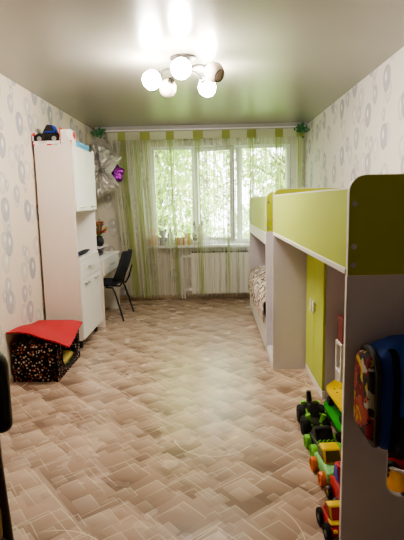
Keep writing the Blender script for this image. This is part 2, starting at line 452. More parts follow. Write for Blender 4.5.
# hinged casement, turned about its left edge into the room
hx, hy = m1+.035, 7.045
s1 = MB(); w_ = m2-m1-.07; t = .05; z0, z1 = WZ0+.05, WZ1-.045
for b in ((0, w_, z0, z0+t), (0, w_, z1-t, z1), (0, t, z0+t, z1-t), (w_-t, w_, z0+t, z1-t)): s1.box(b[0], b[1], -.055, 0, b[2], b[3], .006)
rot = Matrix.Translation((hx, hy, 0)) @ Matrix.Rotation(-math.radians(25), 4, 'Z')
bmesh.ops.transform(s1.bm, matrix=rot, verts=s1.bm.verts); so = s1.build('casement', 'pvc', win)
g = bx(t, w_-t, -.03, -.024, z0+t, z1-t); bmesh.ops.transform(g.bm, matrix=rot, verts=g.bm.verts); g.build('pane', 'glass', so)
g = MB(); g.box(w_-.001, w_+.008, -.045, -.012, z0, z1); g.box(0, w_, -.045, -.012, z1-.001, z1+.007); bmesh.ops.transform(g.bm, matrix=rot, verts=g.bm.verts); g.build('gasket', 'gasket', so)
g = MB(); g.tube([(w_-.025, -.055, 1.5), (w_-.025, -.085, 1.5), (w_-.025, -.085, 1.38)], .01); bmesh.ops.transform(g.bm, matrix=rot, verts=g.bm.verts); g.build('window_handle', 'pvc', so, True)
g = MB(); g.box(m1+.036, m2-.036, 7.046, 7.05, WZ1-.062, WZ1-.05); g.box(m2-.045, m2-.035, 7.044, 7.05, WZ0+.06, WZ1-.06); g.build('rebate_gasket', 'gasket', win)
sl = struct(bx(-1.0, 1.2, 6.80, 7.05, .785, .82, .008).build('trim_1', 'pvc'))

# ------------------------------------------------------------------ outside
struct(bx(-30, 30, 7.6, 60, -3.3, -3.2).build('ground', 'grass'))
def tree(x, y, h, r, leafm, label, n=2200, seed=1):
    rnd = random.Random(seed)
    t = thing('leafy_tree', label, 'tree', (x, y, -3.2), 'trees beyond the window')
    mb = MB(); mb.tube([(x, y, -3.2), (x+.1, y, -1), (x-.05, y+.1, 1.5), (x+.05, y, h-1)], [.16, .13, .1, .03], 8)
    for i in range(9):
        a = rnd.random()*6.28; z = rnd.uniform(-.8, h-1.5)
        e = Vector((x+math.cos(a)*r*.8, y+math.sin(a)*r*.8, z+rnd.uniform(.5, 1.1)))
        mb.tube([(x, y, z), (x*.5+e.x*.5, y*.5+e.y*.5, z*.4+e.z*.6), e], [.05, .035, .012], 6)
    mb.build('trunk', 'bark', t, True)
    f = MB(); cl = [Vector((x+rnd.gauss(0, r*.5), y+rnd.gauss(0, r*.45), rnd.uniform(-1.4, h))) for _ in range(26)]
    for i in range(n):
        c = rnd.choice(cl); p = c + Vector((rnd.gauss(0, .42), rnd.gauss(0, .42), rnd.gauss(0, .34)))
        s = rnd.uniform(.045, .10)*(1+max(0, y-12)*.06); q = Matrix.Rotation(rnd.random()*6.28, 3, 'Z') @ Matrix.Rotation(rnd.gauss(.6, .6), 3, 'X')
        f.quad(*[p + q @ Vector(v)*s for v in ((0, -1, 0), (.55, -.1, .1), (0, 1, 0), (-.55, -.1, .1))])
    f.build('foliage', leafm, t)
tree(-1.15, 10.4, 4.4, 1.15, 'leaf_a', 'bright green leafy tree outside the leftmost window pane', 9000, 1)
tree(2.2, 14.4, 5.0, 1.5, 'leaf_a', 'green leafy tree outside the right window pane', 9000, 3)
tree(-.2, 20.0, 6.2, 2.1, 'leaf_b', 'pale green leafy tree outside, behind the middle window sash', 9000, 2)
tree(-6.8, 19, 5.8, 1.7, 'leaf_b', 'pale tree far outside at the left edge of the window', 4500, 4)
tree(7.4, 20, 5.8, 1.7, 'leaf_b', 'pale tree far outside at the right edge of the window', 4500, 5)

# ------------------------------------------------------------------ curtain rail and string curtain
CY = 6.72
rail = thing('curtain_rail', 'pale grey ceiling curtain rail running above the window', 'curtain rail', (-.13, CY, 2.4))
bx(-1.60, 1.34, CY-.012, CY+.05, 2.425, 2.5, .004).build('fascia', 'paper', rail)
bx(-1.58, 1.32, CY-.016, CY-.012, 2.435, 2.45).build('trim_strip', 'white', rail)
bx(-1.58, 1.32, CY+.05, CY+.09, 2.47, 2.5).build('track', 'pvc', rail)
def garland(x, label, seed):
    rnd = random.Random(seed); mb = MB()
    for i in range(46):
        p = Vector((x+rnd.gauss(0, .035), CY-.045+rnd.uniform(-.025, .02), 2.41+rnd.gauss(0, .032)))
        q = Matrix.Rotation(rnd.random()*6.28, 3, 'Y') @ Matrix.Rotation(rnd.gauss(0, .5), 3, 'X'); s = rnd.uniform(.018, .034)
        mb.quad(*[p + q @ Vector(v)*s for v in ((0, 0, -1), (.7, -.1, 0), (0, 0, 1), (-.7, -.1, 0))])
    tag(mb.build('ivy_garland', 'ivy', None), label, 'garland', 'green garlands on the curtain rail ends')
garland(-1.53, 'small green leaf garland at left end of curtain rail, above silver balloon', 1)
garland(1.26, 'small green leaf garland at right end of curtain rail', 2)

cur = thing('string_curtain', 'pale green and white string curtain hanging across the whole window wall', 'curtain', (-.07, CY, 2.4))
bx(-1.43, 1.29, CY-.004, CY, 2.315, 2.42).build('header_band', 'header', cur)
tabs = [(-1.287, -1.189), (-.979, -.84), (-.617, -.505), (-.241, -.102), (.161, .272), (.508, .632), (.895, 1.005), (1.19, 1.285)]
for a, b in tabs: bx(a, b, CY-.007, CY+.003, 2.31, 2.425).build('green_tab', 'tab', cur)
def strings(n, xr, name, m, seed, w0, w1):
    rnd = random.Random(seed); mb = MB()
    for i in range(n):
        x = xr(rnd); k = (x+1.43)/2.72
        end = x + (.16*(1-k)**3) + rnd.gauss(0, .012); w = rnd.uniform(w0, w1); y = CY + rnd.uniform(-.03, .025)
        zb = rnd.uniform(.07, .13); pr = None; ph = rnd.random()*6
        for j in range(7):
            f = j/6; z = 2.32 + (zb-2.32)*f; xx = x + (end-x)*f + .006*math.sin(ph+f*5); yy = CY*(1-min(1, f*3)) + y*min(1, f*3)
            a = math.sin(ph+f*2.2)*.6
            cur_ = (mb.bm.verts.new((xx-w*math.cos(a), yy-w*math.sin(a), z)), mb.bm.verts.new((xx+w*math.cos(a), yy+w*math.sin(a), z)))
            if pr: mb.bm.faces.new((pr[0], pr[1], cur_[1], cur_[0]))
            pr = cur_
    o = mb.build(name, m, cur); o['kind'] = 'stuff'
def in_tabs(r):
    a, b = r.choice(tabs); return r.uniform(a+.01, b-.01)
strings(270, lambda r: r.uniform(-1.42, 1.28), 'pale_strings', 'string_pale', 1, .0011, .0026)
strings(60, lambda r: r.uniform(-1.42, -.88), 'pale_strings', 'string_pale', 11, .0012, .0028)
strings(140, in_tabs, 'green_strings', 'string_green', 2, .0012, .0028)
strings(36, lambda r: r.choice((r.uniform(-1.30, -1.17), r.uniform(-1.10, -1.0))), 'green_strings', 'string_green', 12, .002, .004)
strings(60, lambda r: r.choice((r.uniform(-1.42, 1.28), r.uniform(-1.4, -.8))), 'olive_strings', 'string_olive', 3, .0011, .0025)

# ------------------------------------------------------------------ radiator
rad = thing('radiator', 'white sectional radiator under the window behind the curtain', 'radiator', (.115, 6.9, .08))
for i in range(10):
    x = -.31 + i*.086
    mb = MB(); mb.box(x+.003, x+.081, 6.85, 6.868, .10, .70, .006); mb.box(x+.034, x+.05, 6.868, 6.94, .12, .68)
    mb.box(x+.003, x+.081, 6.862, 6.93, .66, .69, .004); mb.build('section', 'radiator', rad)
mb = MB(); mb.tube([(-.36, 6.9, .65), (.56, 6.9, .65)], .02); mb.tube([(-.36, 6.9, .15), (.56, 6.9, .15)], .02); mb.build('manifold', 'radiator', rad, True)
mb = MB(); mb.tube([(-.36, 6.9, .65), (-.44, 6.9, .65), (-.46, 6.93, .62), (-.46, 6.96, .0)], .013); mb.tube([(-.36, 6.9, .15), (-.40, 6.9, .15), (-.42, 6.93, .12), (-.42, 6.96, 0)], .013); mb.build('pipe', 'radiator', rad, True)
mb = MB(); mb.box(-.30, .54, 6.868, 6.93, .705, .712); 
for i in range(20): mb.box(-.298+i*.042, -.27+i*.042, 6.866, 6.93, .712, .722)
mb.build('top_grille', 'nickel', rad)

# ------------------------------------------------------------------ toys on the window sill
SZ = .821
def plush(name, label, cat, c, h, body, dark=None, ears=True):
    t = thing(name, label, cat, (c, 6.89, SZ)); y = 6.89
    mb = MB(); mb.ball((c, y, SZ+h*.27), (h*.2, h*.17, h*.27)); mb.ball((c-h*.12, y-h*.14, SZ+h*.07), (h*.08, h*.15, h*.07)); mb.ball((c+h*.12, y-h*.14, SZ+h*.07), (h*.08, h*.15, h*.07))
    mb.ball((c-h*.2, y-h*.05, SZ+h*.38), (h*.06, h*.07, h*.15)); mb.ball((c+h*.2, y-h*.05, SZ+h*.38), (h*.06, h*.07, h*.15)); mb.build('body', body, t, True)
    mb = MB(); mb.ball((c, y-.01, SZ+h*.7), (h*.19, h*.17, h*.18)); mb.ball((c, y-h*.16, SZ+h*.65), (h*.09, h*.07, h*.07)); hd = mb.build('head', body, t, True)
    if ears:
        for s in (-1, 1): MB().ball((c+s*h*.17, y, SZ+h*.88), (h*.06, h*.03, h*.11)).build('ear', dark or body, hd, True)
    if dark:
        mb = MB()
        for s in (-1, 1): mb.ball((c+s*h*.08, y-h*.14, SZ+h*.74), (h*.055, h*.05, h*.06))
        mb.ball((c, y-h*.22, SZ+h*.66), (h*.035, h*.025, h*.025)); mb.build('face_patch', dark, hd, True)
        mb = MB(); mb.ball((c-h*.1, y-h*.04, SZ+h*.3), (h*.13, h*.15, h*.16)); mb.build('dark_patch', dark, t, True)
    return t
plush('plush_toy', 'small orange plush toy at left end of the window sill', 'toy', -.87, .29, 'plush_orange', ears=False)
plush('plush_elephant', 'grey plush toy on the window sill beside the orange one', 'toy', -.725, .25, 'plush_grey')
plush('plush_dog', 'white plush dog with black ears and patches on the window sill', 'toy', -.20, .35, 'plush_white', 'plush_black')
b = thing('toy_bottle', 'pale green and white bottle on the sill between grey plush and basket', 'bottle', (-.612, 6.89, SZ))
MB().lathe([(0, 0), (.045, 0), (.05, .02), (.05, .15), (.02, .2), (.018, .22)], (-.612, 6.89, SZ)).build('bottle_body', 'palegreen', b, True)
MB().lathe([(.022, .215), (.024, .22), (.024, .255), (0, .258)], (-.612, 6.89, SZ)).build('cap', 'white', b, True)
b = thing('wicker_basket', 'tan wicker basket with arched handle on the window sill', 'basket', (-.465, 6.90, SZ))
MB().lathe([(0, 0), (.065, 0), (.084, .1), (.088, .11), (.082, .11), (.06, .01), (0, .01)], (-.465, 6.90, SZ)).build('basket_body', 'basket', b, True)
MB().tube([(-.465+.082*math.cos(a), 6.90, SZ+.1+.11*math.sin(a)) for a in [PI*i/10 for i in range(11)]], .009).build('handle', 'basket', b, True)
b = thing('toy_duck', 'yellow toy duck sitting beside the wicker basket on the sill', 'toy', (-.33, 6.82, SZ))
MB().ball((-.33, 6.82, SZ+.06), (.042, .05, .06)).ball((-.345, 6.81, SZ+.14), .04).build('body', 'yellowcloth', b, True)
MB().ball((-.37, 6.785, SZ+.135), (.02, .02, .01)).build('beak', 'orange', b, True)

# ------------------------------------------------------------------ chandelier
LX, LY = -.19, 3.64
ch = thing('chandelier', 'five globe ceiling chandelier with curved dark metal arms', 'ceiling light', (LX, LY, 2.5))
MB().lathe([(0, 2.5), (.098, 2.5), (.096, 2.487), (.06, 2.468), (.02, 2.46), (.018, 2.42), (.045, 2.41), (.05, 2.39), (.03, 2.365), (0, 2.36)], (LX, LY, 0)).build('canopy', 'nickel', ch, True)
globes = [(-.424, 3.628, 1), (-.329, 3.891, 0), (-.19, 3.345, 1), (-.02, 3.90, 1), (.033, 3.46, 0)]
GZ = 2.345
for gx, gy, on in globes:
    d = Vector((gx-LX, gy-LY, 0)); d.normalize(); L = math.hypot(gx-LX, gy-LY)
    pts = []
    for i in range(9):
        f = i/8; r_ = .02 + (L-.06)*f; z = 2.395 + .035*math.sin(f*PI*.9) - .03*f*f
        pts.append((LX+d.x*r_, LY+d.y*r_, z))
    arm = MB().tube(pts, .0085, 8).build('arm', 'nickel', ch, True)
    q = Vector((d.x*.72, d.y*.72, -.5)).normalized(); c = Vector((gx, gy, GZ))
    # frosted glass globe, open at its outer end
    prof = [(.018, -.068), (.04, -.058), (.06, -.035), (.069, 0), (.064, .03), (.05, .055), (.04, .062), (.036, .060), (.034, .05), (0, .046)]
    if on: prof = [(0, -.068), (.04, -.058), (.06, -.035), (.069, 0), (.064, .03), (.045, .058), (.0, .07)]
    sh = MB().lathe(prof, c, q, 20).build('glass_shade', 'lit' if on else 'unlit', ch, True)
    sh['label'] = 'glowing frosted globe shade' if on else 'unlit frosted globe shade with open end'
    MB().lathe([(.024, -.085), (.026, -.06), (.02, -.055), (0, -.055)], c, q, 12).build('socket', 'nickel', arm, True)
    if not on: MB().lathe([(.036, .058), (.042, .066), (.046, .058)], c, q, 20).build('rim', 'nickel', sh, True)

# ------------------------------------------------------------------ tall cabinet, left wall
CX0, CX1, CA, CB = -1.655, -1.30, 4.50, 5.28
cab = thing('wall_cabinet', 'tall white cabinet with open niche standing against the left wall', 'cabinet', (-1.48, 4.93, 0))
t = .018
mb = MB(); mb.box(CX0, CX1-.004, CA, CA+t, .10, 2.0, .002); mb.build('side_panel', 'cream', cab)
mb = MB(); mb.box(CX0, CX1-.004, CB-t, CB, .10, 2.0, .002); mb.build('side_panel', 'white', cab)
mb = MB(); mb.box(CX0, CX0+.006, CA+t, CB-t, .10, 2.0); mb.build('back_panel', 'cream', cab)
for z, nm in ((1.982, 'top_panel'), (1.375, 'shelf'), (.10, 'bottom_panel')): bx(CX0+.006, CX1-.02, CA+t, CB-t, z, z+t).build(nm, 'white', cab)
bx(CX0+.006, CX1+.012, CA+t, CB-t, .895, .918, .003).build('counter', 'white', cab)
mid = (CA+CB)/2
def handle(y0, y1, z, par, nm='handle'):
    mb = MB(); mb.tube([(CX1+.016, y0, z), (CX1+.036, y0+.012, z), (CX1+.036, y1-.012, z), (CX1+.016, y1, z)], .007, 8); mb.build(nm, 'chrome', par, True)
for (a, b) in ((CA+.004, mid-.002), (mid+.002, CB-.004)):
    d = bx(CX1-.002, CX1+.016, a, b, 1.385, 1.995, .002).build('door', 'white', cab)
    handle((a+b)/2-.07, (a+b)/2+.07, 1.42, d)
    d = bx(CX1-.002, CX1+.016, a, b, .11, .705, .002).build('door', 'white', cab)
    handle((a+b)/2-.07, (a+b)/2+.07, .655, d)
d = bx(CX1-.002, CX1+.016, CA+.004, CB-.004, .712, .892, .002).build('drawer', 'white', cab)
handle(mid-.09, mid+.09, .81, d)
for x in (CX0+.03, CX1-.05):
    for y in (CA+.1, CB-.07): MB().lathe([(.018, 0), (.018, .01), (.024, .1), (0, .1)], (x, y, 0), seg=12).build('foot', 'steel', cab, True)

# things in the niche
um = thing('folded_umbrella', 'dark folded umbrella lying in the open niche of the cabinet', 'umbrella', (-1.36, 4.9, .919))
MB().tube([(-1.36, 4.72, .943), (-1.365, 4.8, .943), (-1.37, 5.02, .943), (-1.375, 5.22, .943)], [.012, .024, .022, .006], 10).build('canopy', 'blackcloth', um, True)
MB().tube([(-1.36, 4.72, .943), (-1.357, 4.6, .943), (-1.357, 4.565, .95), (-1.357, 4.56, .975), (-1.357, 4.575, .99)], .009).build('handle', 'blueplastic', um, True)
nb = bx(-1.46, -1.32, 4.54, 4.70, .9185, .925, .001).build('notebook', 'paper'); tag(nb, 'thin grey notebook lying at near end of the cabinet niche', 'notebook')

# things on the cabinet top
z0 = 2.0005
pk = thing('toy_truck_box', 'red and white open cardboard box holding a toy truck on top of the cabinet', 'box', (-1.53, 4.60, z0))
bx(-1.668, -1.405, 4.50, 4.78, z0, z0+.012).build('base', 'card_red', pk)
bx(-1.668, -1.405, 4.50, 4.503, z0+.012, z0+.04).build('front_lip', 'card_white', pk)
bx(-1.668, -1.405, 4.777, 4.78, z0+.012, z0+.15).build('back', 'card_white', pk)
MB().prism([(4.50, z0+.012), (4.777, z0+.012), (4.777, z0+.15), (4.62, z0+.15), (4.50, z0+.10)], -1.668, -1.664, 'x').build('side', 'card_red', pk)
MB().prism([(4.50, z0+.012), (4.777, z0+.012), (4.777, z0+.16), (4.51, z0+.16)], -1.412, -1.405, 'x').build('side', 'card_red', pk)
wb = bx(-1.40, -1.305, 4.505, 4.66, z0, z0+.14, .002).build('carton', 'card_white'); tag(wb, 'small white and red carton on cabinet top beside the toy truck box', 'box')
bb = thing('flat_blue_box', 'flat light blue box lying on the cabinet top behind the cartons', 'box', (-1.35, 4.95, z0))
bx(-1.40, -1.30, 4.70, 5.14, z0, z0+.03, .002).build('tray', 'card_blue', bb)
bx(-1.402, -1.295, 4.695, 5.145, z0+.03, z0+.055, .003).build('lid', 'card_blue', bb)

def copy_tree(o, parent=None):
    c = o.copy(); COL.objects.link(c); c.parent = parent
    for ch_ in list(o.children): copy_tree(ch_, c)
    return c

# ------------------------------------------------------------------ toy vehicles
def wheel(par, x, y, r, w, tire, hub, nm='wheel'):
    s = 1 if x > 0 else -1
    o = MB().lathe([(r*.45, -w/2), (r*.9, -w/2), (r, -w*.3), (r, w*.3), (r*.9, w/2), (r*.45, w/2)], (x, y, r), (1, 0, 0), 20).build(nm, tire, par, True)
    MB().lathe([(0, s*w*.42), (r*.2, s*w*.5), (r*.25, s*w*.3), (r*.62, s*w*.34), (r*.62, -s*w*.3), (0, -s*w*.3)], (x, y, r), (1, 0, 0), 14).build('hub', hub, o, True)
    return o
def car(name, label, L, W, Hh, r, body, cabin, tire, hub, glass='smoked', ww=.03, style='car', group=None, trim=None):
    """toy vehicle facing -Y, standing on z = 0"""
    t = thing(name, label, 'toy car', (0, 0, 0), group); zb = r*.75
    l = L/2
    if style == 'car':
        pts = [(-l, zb), (l, zb), (l, zb+Hh*.42), (l*.7, zb+Hh*.5), (-l*.25, zb+Hh*.52), (-l*.9, zb+Hh*.4)]
        cb = [(-l*.35, zb+Hh*.48), (l*.8, zb+Hh*.48), (l*.62, zb+Hh), (-l*.02, zb+Hh)]
    else:
        pts = [(-l, zb+Hh*.1), (-l*.8, zb), (l*.8, zb), (l, zb+Hh*.15), (l*.95, zb+Hh*.45), (-l*.3, zb+Hh*.5), (-l*.95, zb+Hh*.35)]
        cb = [(-l*.5, zb+Hh*.42), (l*.7, zb+Hh*.45), (l*.45, zb+Hh*.95), (-l*.05, zb+Hh)]
    MB().prism(pts, -W/2, W/2, 'x', min(.012, Hh*.1), seg=3).build('body', body, t, True)
    c = MB().prism(cb, -W*.4, W*.4, 'x', min(.009, Hh*.08), seg=2).build('cabin', cabin, t, True)
    mb = MB()
    sh = [(a*.8+cb[0][0]*.0+(.2*(cb[0][0]+cb[1][0])/2), zb+Hh*.56+(b-cb[0][1])*.68) for a, b in cb]
    mb.prism(sh, -W*.4-.0025, -W*.4+.001, 'x'); mb.prism(sh, W*.4-.001, W*.4+.0025, 'x')
    fx = cb[0][0]; tx = cb[3][0]
    n_ = Vector((0, -(cb[3][1]-cb[0][1]), cb[3][0]-cb[0][0])).normalized()*.003
    def P(f, x): return Vector((x, fx+(tx-fx)*f, cb[0][1]+(cb[3][1]-cb[0][1])*f)) + Vector((0, n_.y, abs(n_.z)))
    mb.quad(P(.15, -W*.33), P(.15, W*.33), P(.88, W*.3), P(.88, -W*.3)); mb.build('windows', glass, c)
    for sx in (-1, 1):
        for yy in (-l*.62, l*.62): wheel(t, sx*(W/2+ww*.3), yy, r, ww, tire, hub)
    for sx in (-1, 1): MB().ball((sx*W*.32, -l*.93, zb+Hh*.3), (W*.09, .008, W*.08), 10).build('headlight', trim or 'plush_white', t, True)
    return t
def put(o, x, y, z=0, rz=0): o.location = (x, y, z); o.rotation_euler = (0, 0, math.radians(rz)); return o

# truck in the box on the cabinet
tk = car('toy_pickup_truck', 'black toy truck with blue top inside the box on the cabinet', .225, .14, .15, .05, 'black', 'blueplastic', 'rubber', 'chrome', glass='black', style='truck')
put(tk, -1.538, 4.61, z0+.0125, -90)

# ------------------------------------------------------------------ desk by the window end of left wall
dk = thing('desk', 'white writing desk with drawer standing between cabinet and curtain', 'desk', (-1.48, 5.9, 0))
bx(-1.655, -1.275, 5.385, 6.42, .775, .80, .003).build('desktop', 'white', dk)
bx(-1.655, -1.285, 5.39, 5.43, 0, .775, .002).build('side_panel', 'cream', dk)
bx(-1.655, -1.30, 6.37, 6.41, 0, .775, .002).build('side_panel', 'white', dk)
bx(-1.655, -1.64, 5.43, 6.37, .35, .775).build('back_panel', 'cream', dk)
d = bx(-1.30, -1.282, 5.48, 6.36, .60, .77, .002).build('drawer', 'white', dk)
MB().tube([(-1.282, 5.85, .69), (-1.262, 5.862, .69), (-1.262, 6.0, .69), (-1.282, 6.012, .69)], .005).build('drawer_pull', 'chrome', d, True)
bx(-1.64, -1.30, 5.48, 6.36, .60, .612).build('drawer_bottom', 'white', dk)
rs = thing('shelf_riser', 'small wooden shelf standing on the desk under the flower pot', 'shelf', (-1.5, 5.86, .8))
bx(-1.65, -1.36, 5.64, 6.08, .905, .92, .002).build('top', 'greyish', rs)
for y in (5.66, 6.04): bx(-1.65, -1.40, y, y+.015, .8005, .905).build('side', 'greyish', rs)
bk = bx(-1.60, -1.40, 5.72, 5.98, .801, .845, .004).build('pencil_box', 'black'); tag(bk, 'dark flat box on the desk under the small shelf', 'box')
fl = thing('flower_pot', 'dark patterned pot of red and yellow flowers on the small shelf', 'potted plant', (-1.42, 5.87, .921))
MB().lathe([(0, 0), (.04, 0), (.062, .035), (.062, .08), (.045, .115), (.05, .125), (.042, .125), (.04, .11), (0, .1)], (-1.42, 5.87, .921)).build('pot', 'pot', fl, True)
rnd = random.Random(5); ms, mr, my = MB(), MB(), MB()
for i in range(30):
    a = rnd.random()*6.28; e = Vector((-1.415+math.cos(a)*rnd.uniform(.02, .105), 5.87+math.sin(a)*rnd.uniform(.02, .09), 1.07+rnd.random()*.15))
    ms.tube([(-1.42, 5.87, 1.03), (-1.42*.5+e.x*.5, 5.87*.5+e.y*.5, 1.09), e], .003, 5)
    tgt = my if i % 3 == 0 else mr
    for j in range(6):
        q = Matrix.Rotation(j*1.047, 3, 'Z'); tgt.quad(*[e + q @ Vector(v)*.034 for v in ((0, 0, 0), (.5, .5, .15), (0, 1.1, .5), (-.5, .5, .15))])
ms.build('stems', 'stem', fl); mr.build('red_blossoms', 'petal_red', fl); my.build('yellow_blossoms', 'petal_yellow', fl)

# ------------------------------------------------------------------ office chair at the desk
oc = thing('desk_chair', 'black upholstered chair with thin steel legs pushed up to the white desk', 'chair', (0, 0, 0))
# local frame: chair faces -X, seat centre at origin
MB().prism(rounded(-.22, .20, -.21, .21, (.09, .05, .05, .09)), .435, .475, 'z', .014, seg=3).build('seat', 'blackcloth', oc, True)
mb = MB(); n = 9; rows = []
for i in range(n):
    f = i/(n-1); z = .50 + .36*f; xo = .205 + .135*f + .02*math.sin(f*PI)
    hw = .225*(1-.3*abs(2*f-.9)**2.6)
    rows.append([( (xo - .05*(abs(2*j/8-1))**2*1.0 ), (2*j/8-1)*hw, z) for j in range(9)])
fv = [[mb.bm.verts.new(p) for p in r_] for r_ in rows]; bv = [[mb.bm.verts.new((p[0]+.035, p[1], p[2])) for p in r_] for r_ in rows]
for i in range(n-1):
    for j in range(8):
        mb.bm.faces.new((fv[i][j], fv[i][j+1], fv[i+1][j+1], fv[i+1][j])); mb.bm.faces.new((bv[i][j], bv[i+1][j], bv[i+1][j+1], bv[i][j+1]))
per = [(0, j) for j in range(9)] + [(i, 8) for i in range(1, n)] + [(n-1, j) for j in range(7, -1, -1)] + [(i, 0) for i in range(n-2, 0, -1)]
for a, b in zip(per, per[1:]+per[:1]): mb.bm.faces.new((fv[a[0]][a[1]], bv[a[0]][a[1]], bv[b[0]][b[1]], fv[b[0]][b[1]]))
bmesh.ops.recalc_face_normals(mb.bm, faces=mb.bm.faces)
mb.build('backrest', 'blackcloth', oc, True, 60)
for s in (-1, 1):
    MB().tube([(.08, s*.2, .425), (.17, s*.23, .42), (.205, s*.24, .35), (.30, s*.26, .008)], .0115, 10).build('leg', 'steel', oc, True)
    MB().tube([(-.05, s*.2, .425), (-.15, s*.23, .42), (-.18, s*.235, .35), (-.22, s*.25, .008)], .0115, 10).build('leg', 'steel', oc, True)
    MB().tube([(.13, s*.13, .428), (.24, s*.14, .43), (.285, s*.14, .50), (.335, s*.13, .66)], [.012, .012, .012, .008], 8).build('back_support', 'steel', oc, True)
mb = MB(); mb.tube([(-.05, -.2, .425), (-.05, .2, .425)], .009); mb.tube([(.08, -.2, .425), (.08, .2, .425)], .009); mb.build('seat_frame', 'steel', oc, True)
put(oc, -1.385, 5.90, 0, -4)

# ------------------------------------------------------------------ foil balloons in the corner
def foil_star(name, label, c, r, mm, tilt, n=5, inner=.5, seed=1, group=None):
    rnd = random.Random(seed); mb = MB(); bm = mb.bm; K = 6; N = n*8
    def R_(a):
        k = (a/(2*PI)*n) % 1; f = abs(2*k-1); return r*(inner + (1-inner)*f**1.15)
    for side in (-1, 1):
        rows = []
        for i in range(K+1):
            f = i/K
            row = []
            for j in range(N):
                a = 2*PI*j/N; rr = R_(a)*f; th = .16*r*math.sqrt(max(0, 1-f**2.2))*(.75+.25*R_(a)/r) + (rnd.uniform(-.02, .02)*r if 0 < f < 1 else 0)
                row.append(bm.verts.new((rr*math.sin(a), side*th, rr*math.cos(a))))
            rows.append(row)
        for i in range(K):
            for j in range(N): 
                bm.faces.new((rows[i][j], rows[i][(j+1) % N], rows[i+1][(j+1) % N], rows[i+1][j]))
    bmesh.ops.remove_doubles(bm, verts=bm.verts, dist=.0005); bmesh.ops.recalc_face_normals(bm, faces=bm.faces)
    bmesh.ops.transform(bm, matrix=Matrix.Rotation(tilt, 4, 'Y'), verts=bm.verts)
    o = mb.build(name, mm, None, True, 25); o.location = c; tag(o, label, 'balloon', group); return o
def foil_pillow(name, label, mm, c, outline, depth, seed):
    """crinkled foil cushion with a given outline round the centre c (X-Z plane)"""
    rnd = random.Random(seed); mb = MB(); bm = mb.bm; K = 9; pts = []
    for a, b in zip(outline, outline[1:]+outline[:1]):
        for k in range(9): pts.append((a[0]+(b[0]-a[0])*k/9, a[1]+(b[1]-a[1])*k/9))
    N = len(pts)
    for side in (-1, 1):
        rows = []
        for i in range(K+1):
            f = i/K; row = []
            for j, (px_, pz_) in enumerate(pts):
                th = depth*math.sqrt(max(0, 1-f**2.4)); w_ = (rnd.uniform(-.2, .2)*depth + .22*depth*math.sin(j*1.3+i*.8)*f) if 0 < f < 1 else 0
                row.append(bm.verts.new((px_*f, side*(th+w_), pz_*f)))
            rows.append(row)
        for i in range(K):
            for j in range(N): bm.faces.new((rows[i][j], rows[i][(j+1) % N], rows[i+1][(j+1) % N], rows[i+1][j]))
    bmesh.ops.remove_doubles(bm, verts=bm.verts, dist=.0005); bmesh.ops.recalc_face_normals(bm, faces=bm.faces)
    o = mb.build(name, mm, None, True, 20); o.location = c; return tag(o, label, 'balloon')
fb = foil_pillow('foil_balloon', 'crinkled silver foil balloon with pointed lobes hanging in the corner beside the cabinet', 'foil', (-1.455, 6.40, 1.91),
            [(-.10, .40), (.02, .33), (.27, .15), (.12, -.06), (.23, -.25), (.04, -.34), (-.07, -.40), (-.13, -.2), (-.15, .1)], .11, 5)
pb = foil_star('purple_foil_balloon', 'small purple foil balloon behind the silver foil balloon', (-1.325, 6.62, 1.86), .14, 'purplefoil', 0, 5, .75, 4)

for o_, top in ((fb, (-1.47, 6.41, 2.26)), (pb, (-1.325, 6.62, 1.99))):
    ORG[o_.name] = o_.location.copy()
    MB().tube([top, (top[0], top[1]*.5+3.352, top[2]*.5+1.22), (top[0], 6.709, 2.46)], .002, 6).build('ribbon', 'plush_white', o_)

# ------------------------------------------------------------------ pet house
ph = thing('pet_house', 'cube pet house of black dotted cloth with red roof flap on the floor', 'pet house', (-1.48, 4.0, 0))
px0, px1, py0, py1, hz = -1.66, -1.285, 3.68, 4.33, .335
# cloth box: far, left, near walls and floor; the right wall carries the round doorway
mb = MB(); mb.box(px0, px1, py0, py0+.025, 0, hz, .008); mb.box(px0, px1, py1-.025, py1, 0, hz, .008); mb.box(px0, px0+.025, py0+.02, py1-.02, 0, hz, .006); mb.box(px0+.02, px1-.02, py0+.02, py1-.02, 0, .02)
mb.build('cloth_body', 'dots', ph, True)
oval = [((py0+py1)/2+.02+.235*math.cos(a), .165+.125*math.sin(a)) for a in [2*PI*i/28 for i in range(28)]]
mbp = holed_panel([(py0, 0), (py1, 0), (py1, hz), (py0, hz)], [oval], 0, .025)
bmesh.ops.transform(mbp.bm, matrix=Matrix(((0, -1, 0, px1+.0), (1, 0, 0, 0), (0, 0, 1, 0), (0, 0, 0, 1))), verts=mbp.bm.verts); bmesh.ops.recalc_face_normals(mbp.bm, faces=mbp.bm.faces)
fp = mbp.build('door_panel', 'dots', ph)
MB().tube([(px1+.001, a, b) for a, b in oval] + [(px1+.001, *oval[0])], .011, 8, False).build('door_piping', 'inside', fp, True)
mb = MB(); mb.prism(rounded(px0+.04, px1-.04, py0+.05, py1-.05, (.05,)*4), .022, .085, 'z', .025, seg=3); mb.build('cushion', 'yellowcloth', ph, True)
